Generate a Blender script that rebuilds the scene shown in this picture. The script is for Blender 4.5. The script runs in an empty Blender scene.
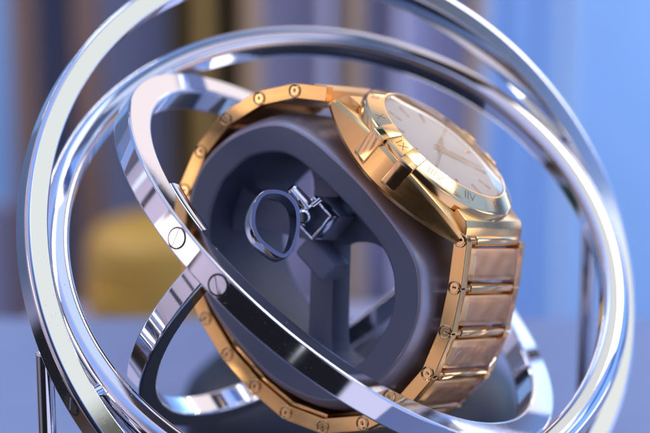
import bpy, bmesh, math, random
from mathutils import Vector, Matrix
random.seed(4)
sc = bpy.context.scene
COL = sc.collection
MM = 0.01                       # 1 Blender unit = 100 mm, lengths below are millimetres
PI = math.pi
# ------------------------------------------------------------------ frames
PITCH = math.radians(20)        # the camera looks down by this much
DIST = 589.3                    # camera to the common centre of the rings
RIGHT = Vector((1, 0, 0)); FWD = Vector((0, math.cos(PITCH), -math.sin(PITCH))); UP = Vector((0, math.sin(PITCH), math.cos(PITCH)))
CENTRE = Vector((0, 0, 0.85))   # ring centre above the table
def wdir(x, y, z):              # direction given as right / up / towards the viewer
    return (RIGHT*x + UP*y - FWD*z).normalized()
def wpt(x, y, z):
    return CENTRE + (RIGHT*x + UP*y - FWD*z)*MM
def frame(xa, ya, za, loc):
    m = Matrix.Identity(4)
    for i, v in enumerate((xa, ya, za)):
        for j in range(3): m[j][i] = v[j]
    for j in range(3): m[j][3] = loc[j]
    return m
def axis_frame(nv, loc, ref=None):
    n = nv.normalized(); r = ref or Vector((0, 0, 1))
    if abs(n.dot(r.normalized())) > 0.999: r = Vector((1, 0, 0))
    x = (r - n*r.dot(n)).normalized(); y = n.cross(x)
    return frame(x, y, n, loc)
# ------------------------------------------------------------------ camera
cam = bpy.data.cameras.new('camera'); cam_o = bpy.data.objects.new('camera', cam); COL.objects.link(cam_o)
cam_o.matrix_world = frame(RIGHT, UP, -FWD, wpt(0, 0, DIST))
cam.sensor_width = 36; cam.lens = 36*5*DIST/650
cam.shift_x = -(338.58-325)/650; cam.shift_y = (260.65-216.5)/650
cam.clip_start = 0.05; cam.clip_end = 200
cam.dof.use_dof = True; cam.dof.focus_distance = (DIST-30)*MM; cam.dof.aperture_fstop = 1.3
cam.dof.aperture_blades = 0
sc.camera = cam_o
sc.view_settings.view_transform = 'Standard'; sc.view_settings.look = 'None'; sc.view_settings.exposure = 0.22; sc.view_settings.gamma = 1
# ------------------------------------------------------------------ world: a dim bluish shop interior all round, patches added to shape reflections
world = bpy.data.worlds.new('World'); sc.world = world; world.use_nodes = True
def build_world():
    nt = world.node_tree; N = nt.nodes; L = nt.links; N.clear()
    out = N.new('ShaderNodeOutputWorld'); bg = N.new('ShaderNodeBackground'); L.new(bg.outputs[0], out.inputs[0])
    tc = N.new('ShaderNodeTexCoord'); d = tc.outputs['Generated']
    def lobe(col_in, direction, inner, outer, colour, amount=1.0, fac_mul=None):
        dot = N.new('ShaderNodeVectorMath'); dot.operation = 'DOT_PRODUCT'; L.new(d, dot.inputs[0]); dot.inputs[1].default_value = direction
        mr = N.new('ShaderNodeMapRange'); mr.interpolation_type = 'SMOOTHSTEP'; L.new(dot.outputs['Value'], mr.inputs['Value'])
        mr.inputs['From Min'].default_value = math.cos(math.radians(outer)); mr.inputs['From Max'].default_value = math.cos(math.radians(inner))
        mr.inputs['To Min'].default_value = 0; mr.inputs['To Max'].default_value = amount
        f = mr.outputs['Result']
        if fac_mul is not None:
            mu = N.new('ShaderNodeMath'); mu.operation = 'MULTIPLY'; L.new(f, mu.inputs[0]); L.new(fac_mul, mu.inputs[1]); f = mu.outputs[0]
        mx = N.new('ShaderNodeMix'); mx.data_type = 'RGBA'; L.new(f, mx.inputs['Factor'])
        if isinstance(col_in, tuple): mx.inputs[6].default_value = col_in + (1,)
        else: L.new(col_in, mx.inputs[6])
        mx.inputs[7].default_value = colour + (1,)
        return mx.outputs[2]
    def bars(axis, scale, lo, hi, seed):  # random bars added to the surround to streak the chrome reflections
        dot = N.new('ShaderNodeVectorMath'); dot.operation = 'DOT_PRODUCT'; L.new(d, dot.inputs[0]); dot.inputs[1].default_value = axis
        no = N.new('ShaderNodeTexNoise'); no.noise_dimensions = '1D'; no.inputs['Scale'].default_value = scale; no.inputs['Detail'].default_value = 1.0
        ad = N.new('ShaderNodeMath'); ad.operation = 'ADD'; L.new(dot.outputs['Value'], ad.inputs[0]); ad.inputs[1].default_value = seed
        L.new(ad.outputs[0], no.inputs['W'])
        mr = N.new('ShaderNodeMapRange'); mr.interpolation_type = 'SMOOTHSTEP'; L.new(no.outputs['Fac'], mr.inputs['Value'])
        mr.inputs['From Min'].default_value = lo; mr.inputs['From Max'].default_value = hi
        return mr.outputs['Result']
    c = lobe((0.07, 0.10, 0.19), wdir(1, 0.1, -0.1), 20, 95, (0.20, 0.38, 0.92))       # blue shop side
    c = lobe(c, wdir(-0.2, 1, 0.25), 10, 70, (0.20, 0.33, 0.72))                          # ceiling
    c = lobe(c, wdir(-1, 0.05, 0.4), 15, 70, (0.44, 0.38, 0.52))                          # lavender side
    c = lobe(c, wdir(-1, 0.1, 0.3), 20, 75, (0.02, 0.018, 0.03), 0.95, bars(wdir(0.3, 0.35, 0.9), 6.0, 0.55, 0.58, 3.1))
    c = lobe(c, wdir(-0.3, -1, 0.2), 20, 75, (0.035, 0.04, 0.07))                         # floor
    c = lobe(c, wdir(0.35, -0.85, 0.35), 15, 50, (0.46, 0.46, 0.66))
    c = lobe(c, wdir(0.52, 0.0, 0.85), 8, 26, (0.66, 0.62, 0.84))  # lavender patch added to give the holder band a highlight
    c = lobe(c, wdir(-0.57, -0.37, -0.73), 8, 22, (0.30, 0.30, 0.48), 1.0, bars(wdir(0.2, 0.9, -0.3), 9.0, 0.36, 0.42, 2.2))
    c = lobe(c, wdir(-0.80, -0.45, -0.40), 9, 20, (0.035, 0.022, 0.016))                   # dark brown patch added to darken the outer ring's side reflection
    c = lobe(c, wdir(-0.76, -0.27, -0.60), 5, 9, (0.01, 0.01, 0.014))
    c = lobe(c, wdir(-0.36, -0.52, 0.77), 30, 33, (0.008, 0.008, 0.012))                  # dark patch shaped for the black reflection on the inner ring
    c = lobe(c, wdir(-0.26, -0.61, 0.74), 1.2, 1.7, (1.3, 1.3, 1.5))
    c = lobe(c, wdir(0.05, 0.1, 1), 8, 40, (0.012, 0.013, 0.02))                          # whoever stands behind the camera
    c = lobe(c, wdir(0.30, 0.90, 0.30), 8, 24, (0.40, 0.39, 0.54))                         # overhead patches added to colour the middle ring's reflection
    c = lobe(c, wdir(0.43, 0.85, 0.30), 5, 9, (0.52, 0.53, 0.52))
    c = lobe(c, wdir(0.17, 0.94, 0.30), 3.5, 6.5, (0.42, 0.52, 0.78))
    c = lobe(c, wdir(0.27, 0.88, 0.42), 2, 4, (0.50, 0.44, 0.52))
    c = lobe(c, wdir(0.75, 0.35, 0.25), 25, 70, (0.02, 0.05, 0.20), 0.9, bars(wdir(0.35, 0.8, 0.5), 7.0, 0.55, 0.60, 5.3))
    c = lobe(c, wdir(0.62, 0.585, 0.52), 7, 12, (0.07, 0.07, 0.06))                        # dark patches added to cancel the blue behind the window lamps
    c = lobe(c, wdir(0.76, 0.47, 0.44), 3.5, 5.5, (0.07, 0.07, 0.06))
    for k in range(22):                                                                   # random small spots added for glints in the chrome
        z_ = random.uniform(-0.5, 1); t_ = random.uniform(0, 2*PI); q_ = math.sqrt(1-z_*z_)
        c = lobe(c, wdir(q_*math.cos(t_), 0.75*q_*math.sin(t_) + 0.1, z_), 0.6, random.uniform(1.5, 4.0), random.choice(((1.0, 0.95, 0.85), (0.7, 0.8, 1.0), (0.02, 0.02, 0.03), (0.35, 0.22, 0.12))), 0.9)
    c = lobe(c, wdir(0.40, 0.55, -0.73), 16, 36, (0.68, 0.60, 0.62))
    c = lobe(c, wdir(0.40, 0.90, -0.08), 8, 14, (0.72, 0.62, 0.58))                      # pinkish patch added overhead to brighten the bezel
    c = lobe(c, wdir(0.14, 0.98, 0.0), 9, 13, (0.012, 0.028, 0.022))                     # dark green patch added for the middle ring's top reflection
    L.new(c, bg.inputs['Color']); bg.inputs['Strength'].default_value = 1.5
build_world()
# ------------------------------------------------------------------ lamps
def area(name, direction, dist, sx, sy, radiance, colour, target=(0, 0, 0)):
    l = bpy.data.lights.new(name, 'AREA'); l.shape = 'RECTANGLE'; l.size = sx*MM; l.size_y = sy*MM
    l.energy = radiance*PI*l.size*l.size_y; l.color = colour
    o = bpy.data.objects.new(name, l); COL.objects.link(o)
    p = wpt(*(Vector(direction).normalized()*dist)); t = wpt(*target)
    o.matrix_world = axis_frame((p - t), p); return o
area('wall_fill', (0.55, 0.32, -0.62), 620, 500, 40, 26.0, (0.84, 0.92, 1.0), (260, 0, -640))  # added fill, no real fitting: brightens the blue back wall
area('cabinet_fill', (-0.35, 0.42, -0.42), 520, 300, 40, 20.0, (1.0, 0.92, 0.86), (-60, 0, -560))  # added fill that lifts the panels behind the left rings
area('dial_fill', (0.66, 0.75, 0.02), 520, 230, 230, 5.2, (1.0, 0.95, 0.91))  # added fill to whiten the dial and bezel
area('side_fill', (0.90, -0.27, -0.14), 560, 260, 300, 3.2, (1.0, 0.93, 0.90))  # added fill from low right for the links and holder band, no window there
area('window_lamp', (262, 315, 290), 503, 150, 250, 0.80, (0.93, 0.99, 0.98))
area('window_lamp', (442, 212, 216), 536, 130, 125, 0.82, (0.95, 0.99, 0.96))
area('ceiling_lamp', (-0.15, 0.95, 0.15), 560, 260, 120, 1.3, (0.85, 0.92, 1.0))
area('warm_side_lamp', (-0.92, 0.12, 0.33), 560, 60, 220, 2.0, (1.0, 0.86, 0.80))
# ------------------------------------------------------------------ materials
def mat(name, base, metallic=0.0, rough=0.4, bump=0.0, bscale=200.0, rvar=0.0, var=0.0, stretch=(1, 1, 1), coat=0.0, spec=0.5, sheen=0.0):
    m = bpy.data.materials.new(name); m.use_nodes = True
    nt = m.node_tree; N = nt.nodes; L = nt.links; b = N['Principled BSDF']
    b.inputs['Base Color'].default_value = tuple(base) + (1,); b.inputs['Metallic'].default_value = metallic
    b.inputs['Roughness'].default_value = rough; b.inputs['Specular IOR Level'].default_value = spec
    b.inputs['Coat Weight'].default_value = coat; b.inputs['Sheen Weight'].default_value = sheen
    tc = N.new('ShaderNodeTexCoord'); mp = N.new('ShaderNodeMapping'); mp.inputs['Scale'].default_value = stretch
    L.new(tc.outputs['Object'], mp.inputs['Vector'])
    if bump or rvar or var:
        no = N.new('ShaderNodeTexNoise'); no.inputs['Scale'].default_value = bscale; no.inputs['Detail'].default_value = 4
        L.new(mp.outputs[0], no.inputs['Vector'])
    if rvar:
        n2 = N.new('ShaderNodeTexNoise'); n2.inputs['Scale'].default_value = bscale*0.12; n2.inputs['Detail'].default_value = 6; n2.inputs['Roughness'].default_value = 0.7
        L.new(mp.outputs[0], n2.inputs['Vector'])
        mr = N.new('ShaderNodeMapRange'); L.new(n2.outputs['Fac'], mr.inputs['Value'])
        mr.inputs['From Min'].default_value = 0.35; mr.inputs['From Max'].default_value = 0.75
        mr.inputs['To Min'].default_value = rough; mr.inputs['To Max'].default_value = rough + rvar
        L.new(mr.outputs[0], b.inputs['Roughness'])
    if var:
        mx = N.new('ShaderNodeMix'); mx.data_type = 'RGBA'; L.new(no.outputs['Fac'], mx.inputs['Factor'])
        mx.inputs[6].default_value = tuple(v*(1-var) for v in base) + (1,); mx.inputs[7].default_value = tuple(min(1, v*(1+var)) for v in base) + (1,)
        L.new(mx.outputs[2], b.inputs['Base Color'])
    if bump:
        bm = N.new('ShaderNodeBump'); bm.inputs['Strength'].default_value = bump; bm.inputs['Distance'].default_value = 0.002
        L.new(no.outputs['Fac'], bm.inputs['Height']); L.new(bm.outputs[0], b.inputs['Normal'])
    return m
CHROME = mat('chrome', (0.77, 0.77, 0.79), 1, 0.03, 0.012, 25, 0.07)
def specks(m):
    nt = m.node_tree; N = nt.nodes; L = nt.links; b = N['Principled BSDF']
    tc = N.new('ShaderNodeTexCoord'); no = N.new('ShaderNodeTexNoise'); no.inputs['Scale'].default_value = 260; no.inputs['Detail'].default_value = 2
    L.new(tc.outputs['Object'], no.inputs['Vector']); mr = N.new('ShaderNodeMapRange'); L.new(no.outputs['Fac'], mr.inputs['Value'])
    mr.inputs['From Min'].default_value = 0.71; mr.inputs['From Max'].default_value = 0.76
    old = b.inputs['Roughness'].links[0].from_socket
    ad = N.new('ShaderNodeMath'); ad.operation = 'MULTIPLY_ADD'; L.new(mr.outputs[0], ad.inputs[0]); ad.inputs[1].default_value = 0.4; L.new(old, ad.inputs[2]); L.new(ad.outputs[0], b.inputs['Roughness'])
    mx = N.new('ShaderNodeMix'); mx.data_type = 'RGBA'; L.new(mr.outputs[0], mx.inputs['Factor']); mx.inputs[6].default_value = b.inputs['Base Color'].default_value; mx.inputs[7].default_value = (0.5, 0.48, 0.5, 1)
    L.new(mx.outputs[2], b.inputs['Base Color'])
specks(CHROME)
CHROME_SOFT = mat('chrome_worn', (0.80, 0.82, 0.86), 1, 0.10, 0.02, 500, 0.1)
DARK_SLOT = mat('dark_recess', (0.015, 0.015, 0.02), 0.3, 0.5)
GOLD = mat('rose_gold_polished', (0.98, 0.61, 0.26), 1, 0.09, 0.0, 260, 0.08)
GOLD_B = mat('rose_gold_brushed', (0.98, 0.57, 0.205), 1, 0.2, 0.03, 60, 0.08, 0, (14, 0.6, 14))
GOLD_S = mat('rose_gold_satin', (1.0, 0.62, 0.27), 1, 0.48, 0.02, 60, 0.0)
GOLD_P = mat('rose_gold_pin', (0.95, 0.62, 0.28), 1, 0.12)
LEATHER = mat('slate_soft_touch', (0.115, 0.135, 0.18), 0, 0.38, 0.25, 420, 0.1, 0.12, spec=0.6)
LEATHER_IN = mat('slate_inner', (0.19, 0.21, 0.28), 0, 0.45, 0.2, 420, 0.1, 0.1, spec=0.35)
DIAL = mat('silvered_dial', (0.96, 0.92, 0.88), 0.0, 0.34, 0.02, 300)
BLACK = mat('black_lacquer', (0.016, 0.020, 0.032), 0, 0.4, spec=0.15)
ENGRAVE = mat('engraved_dark_fill', (0.24, 0.12, 0.08), 0.2, 0.6)
TAUPE = mat('taupe_satin_band', (0.42, 0.38, 0.41), 0.6, 0.34, 0.15, 420, 0.1, 0.1)
INSIDE = mat('shaded_inner_wall', (0.05, 0.056, 0.09), 0, 0.45, 0.15, 420, 0.1)  # inner wall of the holder, its shade put into a darker slate colour
def glass_mat(name, tint, ior, rough, haze_col=None, haze=0.0, bump=0.0, bscale=60):
    m = bpy.data.materials.new(name); m.use_nodes = True; nt = m.node_tree; N = nt.nodes; L = nt.links; N.clear()
    out = N.new('ShaderNodeOutputMaterial'); mix = N.new('ShaderNodeMixShader'); tr = N.new('ShaderNodeBsdfTransparent'); gl = N.new('ShaderNodeBsdfGlossy')
    tr.inputs[0].default_value = tint + (1,); gl.inputs['Roughness'].default_value = rough
    fr = N.new('ShaderNodeFresnel'); fr.inputs['IOR'].default_value = ior
    L.new(fr.outputs[0], mix.inputs[0]); L.new(tr.outputs[0], mix.inputs[1]); L.new(gl.outputs[0], mix.inputs[2]); last = mix.outputs[0]
    if haze:
        df = N.new('ShaderNodeBsdfDiffuse'); df.inputs[0].default_value = haze_col + (1,); m2 = N.new('ShaderNodeMixShader'); m2.inputs[0].default_value = haze
        L.new(last, m2.inputs[1]); L.new(df.outputs[0], m2.inputs[2]); last = m2.outputs[0]
    if bump:
        tc = N.new('ShaderNodeTexCoord'); no = N.new('ShaderNodeTexNoise'); no.inputs['Scale'].default_value = bscale; no.inputs['Detail'].default_value = 3
        bm = N.new('ShaderNodeBump'); bm.inputs['Strength'].default_value = bump; bm.inputs['Distance'].default_value = 0.01
        L.new(tc.outputs['Object'], no.inputs['Vector']); L.new(no.outputs['Fac'], bm.inputs['Height']); L.new(bm.outputs[0], gl.inputs['Normal']); L.new(bm.outputs[0], fr.inputs['Normal'])
    L.new(last, out.inputs[0]); return m
CRYSTAL = glass_mat('sapphire_crystal', (0.98, 0.98, 1.0), 2.3, 0.0)
FILM = glass_mat('protective_film', (1.0, 0.98, 0.99), 1.3, 0.10, (0.95, 0.80, 0.74), 0.05, 0.25, 9)
# ------------------------------------------------------------------ object helpers
WM = {}
def put(o, world, parent=None):
    COL.objects.link(o); WM[o.name] = world.copy()
    if parent is not None:
        o.parent = parent; o.matrix_basis = WM[parent.name].inverted() @ world
    else: o.matrix_basis = world
    return o
def mesh_obj(name, bm, m, world, parent=None, smooth=40):
    me = bpy.data.meshes.new(name)
    bmesh.ops.recalc_face_normals(bm, faces=bm.faces)
    bmesh.ops.scale(bm, vec=(MM, MM, MM), verts=bm.verts)
    for f in bm.faces: f.smooth = True
    bm.to_mesh(me); bm.free()
    for x in (m if isinstance(m, (list, tuple)) else [m]): me.materials.append(x)
    me.set_sharp_from_angle(angle=math.radians(smooth))
    return put(bpy.data.objects.new(name, me), world, parent)
def copy_obj(o, world, parent):
    c = o.copy(); c.parent = None; return put(c, world, parent)
def thing(name, loc, label, cat, group=None):
    o = bpy.data.objects.new(name, None); o.empty_display_size = 0.1
    put(o, Matrix.Translation(loc)); o['label'] = label; o['category'] = cat
    if group: o['group'] = group
    return o
def tag(o, label, cat, group=None):
    o['label'] = label; o['category'] = cat
    if group: o['group'] = group
    return o
def T(x, y, z): return Matrix.Translation((x*MM, y*MM, z*MM))
def lathe(bm, prof, seg=256, a0=0.0, a1=2*PI, closed_prof=True, mi=0):
    full = abs(a1 - a0 - 2*PI) < 1e-6; n = seg if full else seg + 1
    rows = []
    for i in range(n):
        t = a0 + (a1-a0)*i/seg; c, s = math.cos(t), math.sin(t)
        rows.append([bm.verts.new((r*c, r*s, z)) for r, z in prof])
    m = len(prof)
    for i in range(seg):
        A, B = rows[i], rows[(i+1) % n]
        for j in range(m if closed_prof else m-1):
            k = (j+1) % m
            f = bm.faces.new((A[j], B[j], B[k], A[k])); f.material_index = mi
    if not full and closed_prof:
        bm.faces.new(rows[0]); bm.faces.new(rows[-1])
def disc_lathe(bm, prof, seg=48, mi=0):
    """open profile from the axis to the axis; r=0 ends become poles"""
    rows = []
    for r, z in prof:
        if r < 1e-6: rows.append([bm.verts.new((0, 0, z))])
        else: rows.append([bm.verts.new((r*math.cos(2*PI*i/seg), r*math.sin(2*PI*i/seg), z)) for i in range(seg)])
    for A, B in zip(rows, rows[1:]):
        for i in range(seg):
            j = (i+1) % seg
            q = [A[i % len(A)], A[j % len(A)], B[j % len(B)], B[i % len(B)]]
            q2 = []
            for v in q:
                if v not in q2: q2.append(v)
            if len(q2) > 2: bm.faces.new(q2).material_index = mi
def round_rect(r0, r1, z0, z1, rad, n=4):
    """profile (r, z), rad = corner radii (r1z1, r0z1, r0z0, r1z0); support points keep the flats flat"""
    cs = ((r1, z1, 0, rad[0]), (r0, z1, 90, rad[1]), (r0, z0, 180, rad[2]), (r1, z0, 270, rad[3])); P = []
    for (cx, cz, a, q) in cs:
        sx = -1 if cx == r1 else 1; sz = -1 if cz == z1 else 1
        ox, oz = cx + sx*q, cz + sz*q
        e = 0.06
        pts = [(ox + q*math.cos(math.radians(a + 90*k/n)), oz + q*math.sin(math.radians(a + 90*k/n))) for k in range(n+1)]
        t0 = (math.cos(math.radians(a - 90)), math.sin(math.radians(a - 90))); t1 = (math.cos(math.radians(a + 180)), math.sin(math.radians(a + 180)))
        P.append((pts[0][0] + e*t0[0], pts[0][1] + e*t0[1])); P += pts; P.append((pts[-1][0] + e*t1[0], pts[-1][1] + e*t1[1]))
    return P
def bevel_box(bm, x0, x1, y0, y1, z0, z1, r=0.3, seg=2, mi=0):
    g = bmesh.new(); bmesh.ops.create_cube(g, size=1)
    for v in g.verts:
        v.co = Vector(((x0+x1)/2 + v.co.x*(x1-x0), (y0+y1)/2 + v.co.y*(y1-y0), (z0+z1)/2 + v.co.z*(z1-z0)))
    if r: bmesh.ops.bevel(g, geom=list(g.edges), offset=r, segments=seg, affect='EDGES', profile=0.5)
    join(bm, g, mi)
def join(bm, g, mi=0, mtx=None):
    vs = {v: bm.verts.new(mtx @ v.co if mtx else v.co) for v in g.verts}
    for f in g.faces:
        try: bm.faces.new([vs[v] for v in f.verts]).material_index = mi if mi is not None else f.material_index
        except ValueError: pass
    g.free()
def prism(bm, pts, z0, z1, r=0.0, mi=0, mtx=None):
    g = bmesh.new(); vs = [g.verts.new((x, y, z0)) for x, y in pts]; f = g.faces.new(vs)
    ex = bmesh.ops.extrude_face_region(g, geom=[f]); 
    for v in ex['geom']:
        if isinstance(v, bmesh.types.BMVert): v.co.z = z1
    bmesh.ops.recalc_face_normals(g, faces=g.faces)
    if r: bmesh.ops.bevel(g, geom=[e for e in g.edges if e.calc_length() > r*1.5], offset=r, segments=2, affect='EDGES', profile=0.5, clamp_overlap=True)
    join(bm, g, mi, mtx)
def spline(pts, n):
    """closed Catmull-Rom through pts, n samples"""
    out = []; m = len(pts)
    for i in range(n):
        t = i*m/n; k = int(t); f = t - k
        p = [Vector(pts[(k+j-1) % m]) for j in range(4)]
        out.append(0.5*((2*p[1]) + (-p[0]+p[2])*f + (2*p[0]-5*p[1]+4*p[2]-p[3])*f*f + (-p[0]+3*p[1]-3*p[2]+p[3])*f**3))
    return out
def offset(path, d):
    m = len(path); o = []
    for i in range(m):
        t = (path[(i+1) % m] - path[i-1]).normalized(); o.append(path[i] + Vector((t.y, -t.x))*d)
    return o
def cyl(bm, p0, p1, r, seg=24, mi=0, bev=0.0):
    p0, p1 = Vector(p0), Vector(p1); g = bmesh.new(); L = (p1-p0).length
    b = bev
    disc_lathe(g, [(0, 0), (r-b, 0), (r, b), (r, L-b), (r-b, L), (0, L)] if b else [(0, 0), (r, 0), (r, L), (0, L)], seg)
    join(bm, g, mi, axis_frame(p1-p0, p0, Vector((0.31, 0.9, 0.2))))
# ------------------------------------------------------------------ the setting
def slab(name, x0, x1, y0, y1, z0, z1, m, parent=None):      # world metres-like box (units)
    bm = bmesh.new(); bevel_box(bm, x0/MM, x1/MM, y0/MM, y1/MM, z0/MM, z1/MM, 2, 2)
    return mesh_obj(name, bm, m, Matrix.Identity(4), parent)
TABLE = mat('table_top', (0.25, 0.31, 0.49), 0, 0.28, 0.1, 6, 0.1, 0.12)
WALL = mat('blue_wall', (0.26, 0.47, 0.80), 0, 0.6, 0.1, 2, 0, 0.10)
t_o = slab('table_surface', -1.0, 14, -1.15, 1.9, -0.3, 0.0, TABLE); t_o['kind'] = 'structure'
w_o = slab('wall', -3.2, 14, 6.0, 6.3, -8, 1.6, WALL); w_o['kind'] = 'structure'
# ------------------------------------------------------------------ watch winder
AX_N = wdir(.60205, .72006, .34503)
AX_U = wdir(.62688, -.69390, .35429)
AX_A = wdir(.49453, .00299, -.86916)
A_N = wdir(.400, .322, .858); B_N = wdir(.185, .574, .797); D_N = wdir(.574, -.752, .324)
MW = frame(AX_A, AX_U, AX_N, CENTRE)                 # watch / holder frame: x=a (away), y=u (12 to 6), z=n (dial up)
winder = thing('watch_winder', Vector((CENTRE.x, CENTRE.y, 0)), 'polished chrome gyroscope watch winder of nested rings carrying a slate grey holder', 'watch winder')
def direction_on(nv, px, py, R, h):
    """unit vector in the plane of nv whose point at radius R, height h lands on photo pixel px, py"""
    best = None; f = axis_frame(nv, CENTRE); x = f.col[0].xyz; y = f.col[1].xyz
    for i in range(1440):
        t = i*PI/720; e = x*math.cos(t) + y*math.sin(t); p = e*R + nv*h
        z = DIST - p.dot(-FWD); qx = 338.58 + 5*DIST*p.dot(RIGHT)/z; qy = 260.65 - 5*DIST*p.dot(UP)/z
        if p.dot(-FWD) < -5 and R > 0 and (px < 338): continue
        d = (qx-px)**2 + (qy-py)**2
        if best is None or d < best[0]: best = (d, e)
    return best[1]
def ring(name, nv, r0, r1, z0, z1, rad, m, ref=None, a0=0, a1=2*PI, n=4, parent=winder):
    bm = bmesh.new(); lathe(bm, round_rect(r0, r1, z0, z1, rad, n), 320, a0, a1)
    return mesh_obj(name, bm, m, axis_frame(nv, CENTRE, ref), parent, 50)
outer_ring = ring('outer_ring', A_N, 61.8, 66.4, -3.2, 3.0, (0.9, 0.35, 0.3, 0.5), CHROME)
middle_ring = ring('middle_ring', B_N, 54.2, 60.0, -2.7, 2.5, (3.0, 1.3, 0.8, 1.2), CHROME, n=8)
inner_ring = ring('inner_ring', AX_N, 47.5, 53.0, -2.6, 2.6, (0.45, 0.6, 0.4, 0.4), CHROME)
u_perp = D_N
cr = ring('cradle_ring', D_N, 45.0, 49.2, -2.4, 2.4, (0.5, 0.5, 0.4, 0.4), CHROME, ref=-AX_N, a0=-PI/2+0.03, a1=PI/2-0.03)
bm = bmesh.new(); lathe(bm, round_rect(43.6, 47.3, -1.6, 2.5, (1.4, 1.4, 0.5, 0.5), 6), 60, -0.42, -0.13)
mesh_obj('motor_cap', bm, CHROME, axis_frame(AX_N, CENTRE, -AX_A), winder, 50)
def screw_mesh(R):
    bm = bmesh.new()
    disc_lathe(bm, [(0, -0.4), (R*1.24, -0.4), (R*1.24, 0.03), (R*1.03, 0.03), (R*1.0, -0.1)], 40, 1)
    w = R*0.2
    for s in (1, -1):
        t0 = math.asin(w/R); pts = [(R*math.cos(t0 + (PI-2*t0)*k/20), s*R*math.sin(t0 + (PI-2*t0)*k/20)) for k in range(21)]
        g = bmesh.new(); prism(g, pts, -0.2, 0.16, 0.0); join(bm, g, 0)
    disc_lathe(bm, [(0, -0.08), (R, -0.08), (R, -0.3)], 32, 1)
    return bm
def screw(parent, e, nv, R_ring, h, R, rot, name='screw'):
    p = CENTRE + (e*R_ring + nv*h)*MM
    f = axis_frame(e, p, nv) @ Matrix.Rotation(rot, 4, 'Z')
    return mesh_obj(name, screw_mesh(R), [CHROME, DARK_SLOT], f, parent, 40)
for s, rot in ((-1, 0.35), (1, 0.9)):
    t = s*0.118; e = (-AX_A*math.cos(t) + AX_U*math.sin(t)).normalized()
    screw(inner_ring, e, AX_N, 53.0, 0, 1.75, rot)
    e2 = (AX_A*math.cos(t) + AX_U*math.sin(t)).normalized()
    screw(inner_ring, e2, AX_N, 53.0, 0, 1.75, rot)
eA = direction_on(A_N, 72, 405, 66.4, 0)
screw(outer_ring, eA, A_N, 66.4, -0.1, 1.9, 0.5); screw(outer_ring, -eA, A_N, 66.4, -0.1, 1.9, 0.2)
def rod(name, p0, p1, r, parent, m=CHROME, seg=32, bev=0.2):
    bm = bmesh.new(); cyl(bm, (0, 0, 0), (0, 0, (p1-p0).length/MM), r, seg, 0, bev)
    return mesh_obj(name, bm, m, axis_frame(p1-p0, p0), parent)
for s in (1, -1):
    rod('pivot_pin', CENTRE + eA*s*59.5*MM, CENTRE + eA*s*62.0*MM, 1.3, winder)
eBC = B_N.cross(AX_N).normalized()
for s in (1, -1):
    rod('pivot_pin', CENTRE + eBC*s*52.5*MM, CENTRE + eBC*s*54.8*MM, 1.3, winder)
# stand: two posts on a low plate
def post(px, py, Rr, back):
    e = direction_on(A_N, px, py, Rr, 0); top = CENTRE + (e*Rr - A_N*back)*MM
    rod('post', Vector((top.x, top.y, 0.05)), top, 1.75, winder, CHROME)
    rod('post_joint', top - e*2.5*MM, top + e*0.5*MM, 1.7, winder, CHROME)
post(45, 348, 64.5, 5.0)
post(598, 186, 66.0, 5.0)
bm = bmesh.new(); disc_lathe(bm, [(0, 0), (72, 0), (73, 1), (73, 4), (71.5, 5.5), (0, 5.5)], 96)
mesh_obj('base_plate', bm, BLACK, Matrix.Translation((CENTRE.x, CENTRE.y, 0.003)), winder)
# holder
OUT = [(-29,-2),(-28.2,5.6),(-25,12.3),(-20.9,16.3),(-15,18.4),(-8,19.3),(0,19.7),(7,19.4),(13.5,18.6),(19,16.9),(23.4,13.2),(26.2,9.4),(28,4),(28.5,-3),(26.5,-10.5),(21.5,-16.4),(13,-20.2),(4,-21.2),(-6,-20.8),(-14,-18.6),(-21,-14.8),(-26.5,-8.8)]
HOLE = [(-23.6,-2.5),(-23.8,1),(-22.7,6.6),(-19.2,11.2),(-15.2,13.5),(-8.5,14.6),(-2.5,15),(4.4,15),(11,14.5),(15.3,13.1),(18.4,10.8),(21.5,7),(23.1,1.3),(23.2,-5),(20.5,-11.2),(15,-15.0),(8,-16.6),(0,-17.0),(-8,-16.4),(-15.5,-13.6),(-21,-8.5)]
NP = 240
def sleeve(bm, outer, inner, x0, x1, ro, ri, mi_out=0):
    """ring of material between two closed outlines (y, z), along x; x0 is the front"""
    so = 1 if True else -1
    area2 = sum(outer[i].x*outer[(i+1) % NP].y - outer[(i+1) % NP].x*outer[i].y for i in range(NP))
    sg = 1 if area2 > 0 else -1          # outward = right of travel when counter-clockwise
    rows = []
    def add(path, x): rows.append([bm.verts.new((x, p.x, p.y)) for p in path])
    for x, s in ((x0, 1), (x1, -1)):
        pass
    add(inner, x1); add(inner, x0 + ri)
    for k in range(1, 4): a = PI/2*k/3; add(offset(inner, sg*ri*(1-math.cos(a))), x0 + ri*(1-math.sin(a)))
    add(offset(inner, sg*(ri + 0.1)), x0); add(offset(outer, -sg*0.1), x0); add(offset(outer, 0.0), x0)
    for o_, x in ((0.16, 0.04), (0.5, 0.25), (0.95, 0.75), (1.4, 1.5), (1.8, 2.5), (2.2, 3.9), (2.5, 5.7), (2.75, 8), (2.85, 11), (2.8, 17), (2.4, 23), (1.7, 28)): add(offset(outer, sg*o_), x0 + x)
    add(offset(outer, sg*1.0), x1)
    for A, B in zip(rows, rows[1:] + rows[:1]):
        for i in range(NP):
            j = (i+1) % NP; f = bm.faces.new((A[i], A[j], B[j], B[i]))
            k_ = rows.index(A); f.material_index = 2 if k_ == 0 else (1 if k_ >= 7 else 0)
bm = bmesh.new(); po = spline([Vector(p) for p in OUT], NP)
pi_ = spline([Vector(p) for p in HOLE], NP)
sleeve(bm, po, pi_, -15, 14, 2.4, 0.5)
holder = mesh_obj('watch_holder', bm, [LEATHER, TAUPE, INSIDE], MW, winder, 50)
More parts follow.
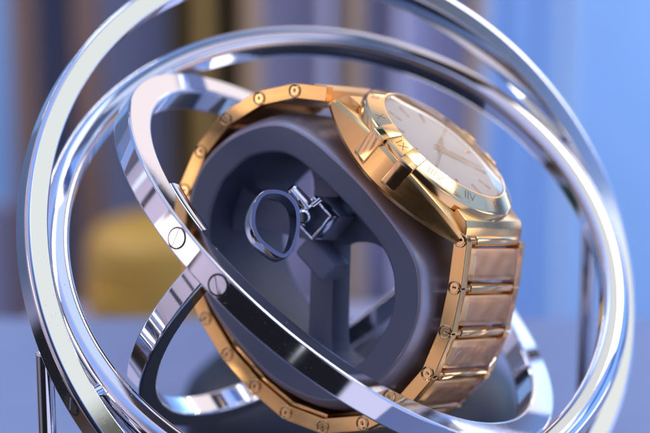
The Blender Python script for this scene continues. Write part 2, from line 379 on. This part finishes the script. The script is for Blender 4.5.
# four-armed web inside the holder
HUB = Vector((-4.6, 4.6))
def reach(e):
    best = 99
    for i in range(NP):
        q = pi_[i] - HUB
        if q.dot(e) > 0 and abs(q.x*e.y - q.y*e.x) < 0.6: best = min(best, q.dot(e))
    return best + 0.6
def web():
    pts = []
    for a, w in ((46, 3.0), (128, 2.6), (212, 3.0), (312, 2.6)):
        t = math.radians(a); e = Vector((math.cos(t), math.sin(t))); f = Vector((-e.y, e.x)); Rr = reach(e)
        half = [(w*1.25, w), (Rr-8, w), (Rr-5, w*1.05), (Rr-3, w*1.2), (Rr-1.4, w*1.5), (Rr-0.4, w*1.8)]
        for r, q in [(r, -q) for r, q in half] + [(Rr, 0)] + half[::-1]:
            p = HUB + e*r + f*q; pts.append((p.x, p.y))
    return pts
bm = bmesh.new(); prism(bm, web(), -6, 1, 0.8)
web_o = mesh_obj('spoke_web', bm, LEATHER_IN, MW @ Matrix(((0,0,1,0),(1,0,0,0),(0,1,0,0),(0,0,0,1))), holder, 45)
# lever of the holder: chrome block, studs and an oval loop
def pix(px, py, z):             # photo pixel at depth z (towards the viewer) -> ring coordinates
    k = (DIST - z)/(5*DIST); return wpt((px-338.58)*k, -(py-260.65)*k, z)
blk = frame(AX_U, AX_N, -AX_A, pix(315, 217, 16))
bm = bmesh.new(); bevel_box(bm, -2.88, 2.88, -3.58, 2.98, -9, -2.3, 0.3, 2, 1)
for (x0, x1, y0, y1) in ((-2.9, 2.9, 2.45, 3.0), (-2.9, 2.9, -3.6, -3.05), (-2.9, -2.35, -3.04, 2.44), (2.35, 2.9, -3.04, 2.44)):
    bevel_box(bm, x0, x1, y0, y1, -2.59, 0.6, 0.15)
block = mesh_obj('lever_block', bm, [CHROME_SOFT, LEATHER_IN], blk, holder)
for (px, py, z, r) in ((300, 197, 18, 1.2),):
    p = pix(px, py, z); d = (AX_N*0.2 - AX_A*0.55 - AX_U*0.75).normalized()
    rod('stud', p - d*3*MM, p + d*2.6*MM, r, holder, CHROME, 28, 0.4)
rod('lever_pin', pix(303, 217, 22), pix(309, 214, 14), 1.35, holder, CHROME, 28, 0.35)
rod('lever_pin', pix(321, 199, 20), pix(312, 206, 20), 0.55, holder, CHROME, 20, 0.15)
bm = bmesh.new(); bevel_box(bm, 0.2, 8.8, -9.4, -4.6, -9.5, -2.5, 0.9, 3)
mesh_obj('latch', bm, LEATHER_IN, blk, holder)
loop_n = wdir(0.22, 0.13, 0.965)
lf = axis_frame(loop_n, pix(275, 224, 24), UP)      # x = up-ish, y = to the left
LO = [(6.9, 0.6), (6.0, 3.2), (3.0, 4.9), (-0.5, 5.2), (-3.5, 4.0), (-5.9, 1.4), (-7.2, -1.0), (-6.3, -2.9), (-3.5, -4.3), (0, -5.0), (3.6, -4.6), (6.2, -2.4)]
lo = spline([Vector(p)*0.95 for p in LO], 120); li = offset(lo, -0.85 if sum(lo[i].x*lo[(i+1)%120].y-lo[(i+1)%120].x*lo[i].y for i in range(120)) > 0 else 0.85)
bm = bmesh.new()
rows = [[bm.verts.new((p.x, p.y, z)) for p in path] for path, z in ((lo, -5), (lo, 1.3), (offset(lo, -0.12), 1.5), (li, 1.5), (li, -5))]
for A, B in zip(rows, rows[1:] + rows[:1]):
    for i in range(120): bm.faces.new((A[i], A[(i+1) % 120], B[(i+1) % 120], B[i]))
mesh_obj('lever_loop', bm, CHROME, lf, holder, 45)
rod('lever_arm', pix(300, 206, 13), pix(312, 219, 11), 1.5, holder, CHROME_SOFT)
# ------------------------------------------------------------------ the watch
Y0 = 1.5
base_pt = MW @ Vector((0, Y0*MM, 19*MM))
watch = thing('wristwatch', base_pt, 'rose gold wristwatch with roman numerals on its bezel strapped round the grey holder', 'watch')
MC = MW @ T(0, Y0, 0)           # dial-centred
# case: lofted tonneau
bm = bmesh.new(); rows = []; NY = 40
for i in range(NY + 1):
    t = -1 + 2*i/NY; y = 0.6 + t*19.4; w = 19.25 - 6.4*abs(t)**1.8
    zt = 30.3 - 3.0*t*t; zb = 22.9 + 1.8*t*t
    sec = [(-w+2.0, zb), (-w+0.5, zb+0.35), (-w, zb+1.1), (-w+0.02, zt-0.9), (-w+0.12, zt-0.7), (-w+0.6, zt-0.1), (-w+0.85, zt), (0, zt+0.25)]
    sec = sec + [(-x, z) for x, z in reversed(sec[:-1])]
    rows.append([bm.verts.new((x, y, z)) for x, z in sec])
m_ = len(rows[0])
for A, B in zip(rows, rows[1:]):
    for j in range(m_): bm.faces.new((A[j], A[(j+1) % m_], B[(j+1) % m_], B[j]))
bm.faces.new(rows[0]); bm.faces.new(rows[-1])
lathe(bm, [(17.2, 26), (17.9, 26), (17.9, 30.2), (17.6, 30.7), (17.2, 30.7)], 160)
case = mesh_obj('case', bm, GOLD_B, MC, watch, 24)
bm = bmesh.new(); lathe(bm, [(14.6, 31.4), (14.6, 32.75), (14.8, 32.95), (15.1, 32.95), (15.2, 32.9), (17.75, 31.55), (17.85, 31.48), (18.2, 31.1), (18.3, 30.9), (18.3, 29.0), (14.6, 29.0)], 200)
bezel = mesh_obj('bezel', bm, GOLD, MC, watch, 30)
def text_mesh(s, size):
    cu = bpy.data.curves.new('t', 'FONT'); cu.body = s; cu.size = size; cu.align_x = 'CENTER'; cu.align_y = 'CENTER'; cu.resolution_u = 2; cu.offset = -0.02*size
    o = bpy.data.objects.new('t', cu); COL.objects.link(o)
    dg = bpy.context.evaluated_depsgraph_get(); me = bpy.data.meshes.new_from_object(o.evaluated_get(dg))
    g = bmesh.new(); g.from_mesh(me); bpy.data.objects.remove(o); bpy.data.curves.remove(cu); bpy.data.meshes.remove(me)
    return g
slope = math.atan2(32.9-31.55, 17.75-15.2)
for k, s in enumerate(['XII', 'I', 'II', 'III', 'IIII', 'V', 'VI', 'VII', 'VIII', 'IX', 'X', 'XI']):
    s = 'IV' if s == 'IIII' else s
    ang = -PI/2 + 2*PI*k/12 if True else 0
    e = Vector((math.cos(ang), math.sin(ang), 0)); r = 16.45; z = 32.225 + 0.035
    yv = Vector((e.x*math.cos(slope), e.y*math.cos(slope), -math.sin(slope))); zv = Vector((e.x*math.sin(slope), e.y*math.sin(slope), math.cos(slope))); xv = yv.cross(zv)
    g = text_mesh(s, 2.9); bmesh.ops.scale(g, vec=(0.95, 0.86, 1), verts=g.verts)
    if 4 <= k <= 8: xv, yv = -xv, -yv
    bm = bmesh.new(); join(bm, g, 0); mesh_obj('numeral', bm, ENGRAVE, MC @ frame(xv, yv, zv, (e*r + Vector((0, 0, z)))*MM), bezel)
# claws
cl = [(-15.0, 33.02), (-15.3, 33.25), (-18.0, 31.95), (-19.2, 31.1), (-19.5, 30.5), (-19.45, 25.2), (-19.0, 24.3), (-18.2, 24.1), (-18.2, 29.2), (-18.0, 31.2), (-15.2, 32.6)]
bm = bmesh.new(); prism(bm, cl, -1.75, 1.75, 0.2)
claw0 = None
for sx in (1, -1):
    for yy in (-4.2, 4.0):
        ang = math.asin(yy/19)*0.9
        f = MC @ Matrix.Rotation(PI if sx < 0 else 0, 4, 'Z') @ Matrix.Rotation(-math.asin(yy/18.5)*1.0, 4, 'Z') @ Matrix(((1,0,0,0),(0,0,1,0),(0,1,0,0),(0,0,0,1)))
        if claw0 is None: claw0 = mesh_obj('claw', bm, GOLD, f, watch, 35)
        else: copy_obj(claw0, f, watch)
bm = bmesh.new(); disc_lathe(bm, [(0, 31.0), (14.6, 31.0), (14.6, 31.5), (13.9, 31.52), (13.85, 31.42), (0, 31.42)], 128)
dial = mesh_obj('dial', bm, DIAL, MC, watch, 30)
for k in range(12):
    ang = -PI/2 + 2*PI*k/12; bm = bmesh.new(); bevel_box(bm, 9.6, 12.6, -0.28, 0.28, 31.41, 31.62, 0.08, 1)
    mesh_obj('hour_marker', bm, GOLD_P, MC @ Matrix.Rotation(ang, 4, 'Z'), dial)
def hand(name, ang, L, w, z, parent):
    bm = bmesh.new(); prism(bm, [(-2, -w*0.5), (0, -w*0.7), (L*0.3, -w), (L, -0.06), (L, 0.06), (L*0.3, w), (0, w*0.7), (-2, w*0.5)], z, z + 0.14, 0)
    disc_lathe(bm, [(0, z-0.05), (0.9, z-0.05), (0.9, z+0.2), (0, z+0.2)], 24)
    mesh_obj(name, bm, GOLD_P, MC @ Matrix.Rotation(ang, 4, 'Z'), parent)
hand('hour_hand', math.radians(-35), 7.2, 0.75, 31.7, dial); hand('minute_hand', math.radians(28), 11.2, 0.6, 31.95, dial); hand('second_hand', math.radians(150), 12.4, 0.16, 32.2, dial)
bm = bmesh.new(); disc_lathe(bm, [(14.62, 32.3), (14.62, 32.9), (14.3, 33.02), (9, 33.12), (0, 33.16)], 128)
mesh_obj('crystal', bm, CRYSTAL, MC, watch, 60)
# end pieces joining case and bracelet
for s in (1, -1):
    bm = bmesh.new()
    g = bmesh.new(); prism(g, [(14.5, 24.9), (20.0, 24.9), (20.35, 25.3), (20.3, 26.2), (19.7, 27.5), (18.7, 28.8), (17.6, 29.7), (14.5, 30.0)], -11.9, 11.9, 0.25)
    join(bm, g, 0, Matrix(((0,0,1,0),(1,0,0,0),(0,1,0,0),(0,0,0,1))))
    mesh_obj('end_link', bm, GOLD_B, MC @ T(0, 0, 0) @ T(0, 0.6, 0) @ Matrix.Rotation(0 if s > 0 else PI, 4, 'Z'), watch, 35)
# bracelet
PATH = [(21.7,26.3),(27.0,18.9),(31.4,11.4),(34.2,3.0),(34.2,-5.8),(30.8,-14.1),(25.0,-20.9),(17.2,-24.9),(8.6,-26.2),(-0.4,-26.2),(-9.0,-24.6),(-17.4,-21.4),(-25.0,-16.6),(-30.4,-9.6),(-33.0,-1.3),(-33.1,7.4),(-30.2,15.6),(-25.2,22.2),(-19.3,26.6)]
def link_mesh(L):
    bm = bmesh.new(); h = L/2
    for s in (-1, 1):
        x0, x1 = sorted((s*12.5, s*10.25))
        g = bmesh.new(); prism(g, [(-h+0.05, -1.45), (h-0.05, -1.45), (h-0.05, 1.5), (-h+0.05, 1.5)], x0, x1, 0.14)
        join(bm, g, 0, Matrix(((0,0,1,0),(1,0,0,0),(0,1,0,0),(0,0,0,1))))
    # centre plate, softly crowned
    n = 12; rows = []
    prof = [(-h+1.5, -1.2), (-h+1.35, 0.9), (-h+1.6, 1.35)] + [(-h+2.6, 1.78), (-h+2.75, 1.8), (0, 1.84), (h-2.75, 1.8), (h-2.6, 1.78)] + [(h-1.6, 1.35), (h-1.35, 0.9), (h-1.5, -1.2)]
    xs = [-10.1, -9.9, -8.5, -8.3, 0, 8.3, 8.5, 9.9, 10.1]; dz = [0.6, 0.42, 0.02, 0, 0, 0, 0.02, 0.42, 0.6]
    rows = [[bm.verts.new((x, y, z - (d if z > 0 else 0))) for y, z in prof] for x, d in zip(xs, dz)]
    for A, B in zip(rows, rows[1:]):
        for j in range(len(prof)): bm.faces.new((A[j], A[(j+1) % len(prof)], B[(j+1) % len(prof)], B[j])).material_index = 1
    bm.faces.new(rows[0]).material_index = 1; bm.faces.new(rows[-1]).material_index = 1
    return bm
def bar_mesh():
    bm = bmesh.new()
    g = bmesh.new(); prism(g, [(-1.05, -0.8), (1.05, -0.8), (1.05, 0.9), (0.6, 1.42), (-0.6, 1.42), (-1.05, 0.9)], -8.0, 10.0, 0.25)
    join(bm, g, 0, Matrix(((0,0,1,0),(1,0,0,0),(0,1,0,0),(0,0,0,1))))
    cyl(bm, (-10.3, 0, 0.35), (-7.9, 0, 0.35), 0.8, 20); return bm
def side_screw():
    bm = bmesh.new(); R = 1.02
    disc_lathe(bm, [(0, -0.3), (R*1.35, -0.3), (R*1.35, 0.12), (R*1.22, 0.2), (R*1.05, 0.12), (R*1.02, -0.1)], 32, 0)
    disc_lathe(bm, [(0, -0.15), (R*1.04, -0.15), (R*1.04, -0.25)], 28, 1)
    disc_lathe(bm, [(R*0.4, -0.1), (R*0.45, 0.12), (R*0.8, 0.12), (R*0.85, -0.1)], 28, 0)
    return bm
def film_mesh(L):
    bm = bmesh.new(); nx, ny = 16, 8; G = []
    for i in range(nx + 1):
        row = []
        for j in range(ny + 1):
            x = -9.6 + 22.4*i/nx; y = -L/2 + 1.2 + (L-2.4)*j/ny
            z = 2.05 + 0.12*math.sin(i*1.3 + j*0.7) + 0.1*math.sin(j*1.9 - i*0.6)
            if i >= nx-2: z -= 0.25*(i-nx+3); x = min(x, 12.9)
            row.append(bm.verts.new((x, y, z)))
        G.append(row)
    for i in range(nx):
        for j in range(ny): bm.faces.new((G[i][j], G[i+1][j], G[i+1][j+1], G[i][j+1]))
    return bm
first = None
def yz_frame(p, q):            # p, q in (y, z): x along a, y along the path, z outward
    d = (Vector((0, q[0]-p[0], q[1]-p[1]))).normalized(); x = Vector((1, 0, 0)); z = x.cross(d)
    c = Vector((0, (p[0]+q[0])/2, (p[1]+q[1])/2))
    return frame(x, d, z, c*MM), (Vector(q)-Vector(p)).length
REF = 8.85
for i in range(len(PATH) - 1):
    f, L = yz_frame(PATH[i], PATH[i+1]); M = MW @ f
    if (f.to_3x3() @ Vector((0, 0, 1))).dot(Vector((0, (PATH[i][0]+PATH[i+1][0])/2, (PATH[i][1]+PATH[i+1][1])/2))) < 0:
        M = M @ Matrix.Rotation(PI, 4, 'Y') @ Matrix.Scale(1, 4)
        M = MW @ f @ Matrix.Rotation(PI, 4, 'Z') @ Matrix.Rotation(PI, 4, 'X') if False else M
    S = M @ Matrix.Diagonal((1, L/REF, 1, 1))
    jm = M @ T(0, -L/2, 0)
    if first is None:
        lk = mesh_obj('bracelet_link', link_mesh(REF), [GOLD_B, GOLD_S], S, watch, 9)
        br = mesh_obj('hinge_bar', bar_mesh(), GOLD, jm, lk, 35)
        s1 = mesh_obj('hinge_screw', side_screw(), [GOLD_P, DARK_SLOT], jm @ T(-12.5, 0, 0) @ Matrix.Rotation(-PI/2, 4, 'Y'), lk, 40)
        first = (lk, br, s1)
    else:
        lk = copy_obj(first[0], S, watch); copy_obj(first[1], jm, lk); copy_obj(first[2], jm @ T(-12.5, 0, 0) @ Matrix.Rotation(-PI/2, 4, 'Y'), lk)
    if i < 4: mesh_obj('protective_film', film_mesh(REF), FILM, S, lk, 60)
# folding clasp inside the bracelet
for k, (i0, i1) in enumerate(((6, 8), (8, 10))):
    for i in range(i0, i1):
        f, L = yz_frame(PATH[i], PATH[i+1])
        bm = bmesh.new(); bevel_box(bm, -11.6, 11.6, -L/2, L/2, -2.3 - 0.15*k, -1.6 - 0.15*k, 0.15)
        mesh_obj('clasp_blade', bm, GOLD, MW @ f, watch)
# ------------------------------------------------------------------ blurred surroundings
def at(px, py, Y):              # the point of the vertical plane at world y = Y seen at photo pixel px, py
    k = 1/(5*DIST); d = RIGHT*((px-338.58)*k) - UP*((py-260.65)*k) + FWD; c0 = wpt(0, 0, DIST)
    return c0 + d*((Y - c0.y)/d.y)
cab = thing('display_cabinet', Vector((at(120, 200, 4.3).x, 4.3, -8)), 'tall shop display cabinet with brown uprights and dark panels far behind the rings', 'cabinet')
def panel(name, x0, x1, Y, m, th=0.06, zz=(-8, 1.6)):
    a = at(x0, 150, Y).x; b = at(x1, 150, Y).x
    bm = bmesh.new(); bevel_box(bm, a/MM, b/MM, Y/MM, (Y+th)/MM, zz[0]/MM, zz[1]/MM, 0.6, 2)
    return mesh_obj(name, bm, m, Matrix.Identity(4), cab)
def sgn(v): return 1 if v >= 0 else -1
BLUE2 = mat('deep_blue_strip', (0.13, 0.28, 0.66), 0, 0.4); BLUE3 = mat('pale_blue_strip', (0.42, 0.62, 0.88), 0, 0.4); LAVENDER = mat('lavender_panel', (0.27, 0.29, 0.46), 0, 0.5)
SLATE2 = mat('pale_slate_strip', (0.26, 0.29, 0.46), 0, 0.4); LILAC2 = mat('pale_lilac_strip', (0.62, 0.64, 0.82), 0, 0.4); GOLDEN = mat('golden_strip', (0.42, 0.28, 0.08), 0.2, 0.4)
BROWN = mat('brown_wood', (0.24, 0.16, 0.13), 0, 0.4, 0.1, 6, 0, 0.3, (6, 6, 0.6)); TAN = mat('tan_wood', (0.50, 0.36, 0.22), 0, 0.4, 0.1, 6, 0, 0.2, (6, 6, 0.6))
SLATE = mat('slate_panel', (0.26, 0.31, 0.50), 0, 0.4, 0, 3, 0, 0.2); OLIVE = mat('olive_panel', (0.20, 0.155, 0.06), 0, 0.4, 0.1, 4, 0, 0.3); LILAC = mat('lilac_panel', (0.56, 0.60, 0.88), 0, 0.5, 0, 2, 0, 0.15)
panel('panel', 12, 172, 4.5, SLATE); panel('panel', 172, 247, 4.5, OLIVE); panel('panel', 247, 470, 4.5, LILAC)
for x0, x1, m in ((16, 38, BROWN), (76, 102, BROWN), (198, 212, GOLDEN), (244, 262, TAN), (322, 332, LILAC2), (346, 362, TAN), (396, 404, LILAC2), (470, 484, TAN)):
    panel('upright', x0, x1, 4.3, m, 0.19)
for x0, x1, m in ((500, 512, BLUE2), (530, 540, BLUE2), (556, 572, BLUE3)): panel('upright', x0, x1, 4.6, m, 0.1)
panel('panel', -60, 14, 4.4, LAVENDER, 0.06, (-8, at(0, 205, 4.4).z))
a0 = at(12, 0, 3.9).x; a1 = at(470, 0, 3.9).x; zs = at(200, 345, 3.9).z
bm = bmesh.new(); bevel_box(bm, a0/MM, a1/MM, 350, 428, zs/MM - 6, zs/MM, 0.6); mesh_obj('shelf', bm, LILAC, Matrix.Identity(4), cab)
BRASS = mat('golden_cloth', (0.52, 0.32, 0.06), 0.1, 0.5, 0.2, 12, 0, 0.2)
p = at(172, 345, 3.85); hh = (at(205, 222, 3.85).z - zs)/MM; ww = (at(255, 300, 3.85).x - at(88, 300, 3.85).x)/MM/2
bm = bmesh.new(); prism(bm, [(ww*sgn(math.cos(t))*abs(math.cos(t))**0.6, 22*sgn(math.sin(t))*abs(math.sin(t))**0.6) for t in [2*PI*k/48 for k in range(48)]], 0, hh*0.55, 4)
disc = bmesh.new(); disc_lathe(disc, [(1, hh*0.55), (0.99, hh*0.78), (0.95, hh*0.88), (0.86, hh*0.95), (0.7, hh*0.985), (0, hh)], 48); bmesh.ops.scale(disc, vec=(ww, 22, 1), verts=disc.verts); join(bm, disc, 0)
tag(mesh_obj('box', bm, BRASS, Matrix.Translation((p.x, 3.85, zs + 0.001))), 'golden yellow rounded box blurred on the shelf behind the left rings', 'box')
bm = bmesh.new(); disc_lathe(bm, [(0, 0), (39, 0), (40.5, 1.5), (41, 9), (40, 13), (36, 17), (28, 20), (16, 22), (0, 22.5)], 96)
p = wpt(3, 0, -112); tag(mesh_obj('pedestal', bm, BLACK, Matrix.Translation((p.x, p.y, 0.001))), 'low black rounded pedestal on the table behind the chrome rings', 'pedestal')
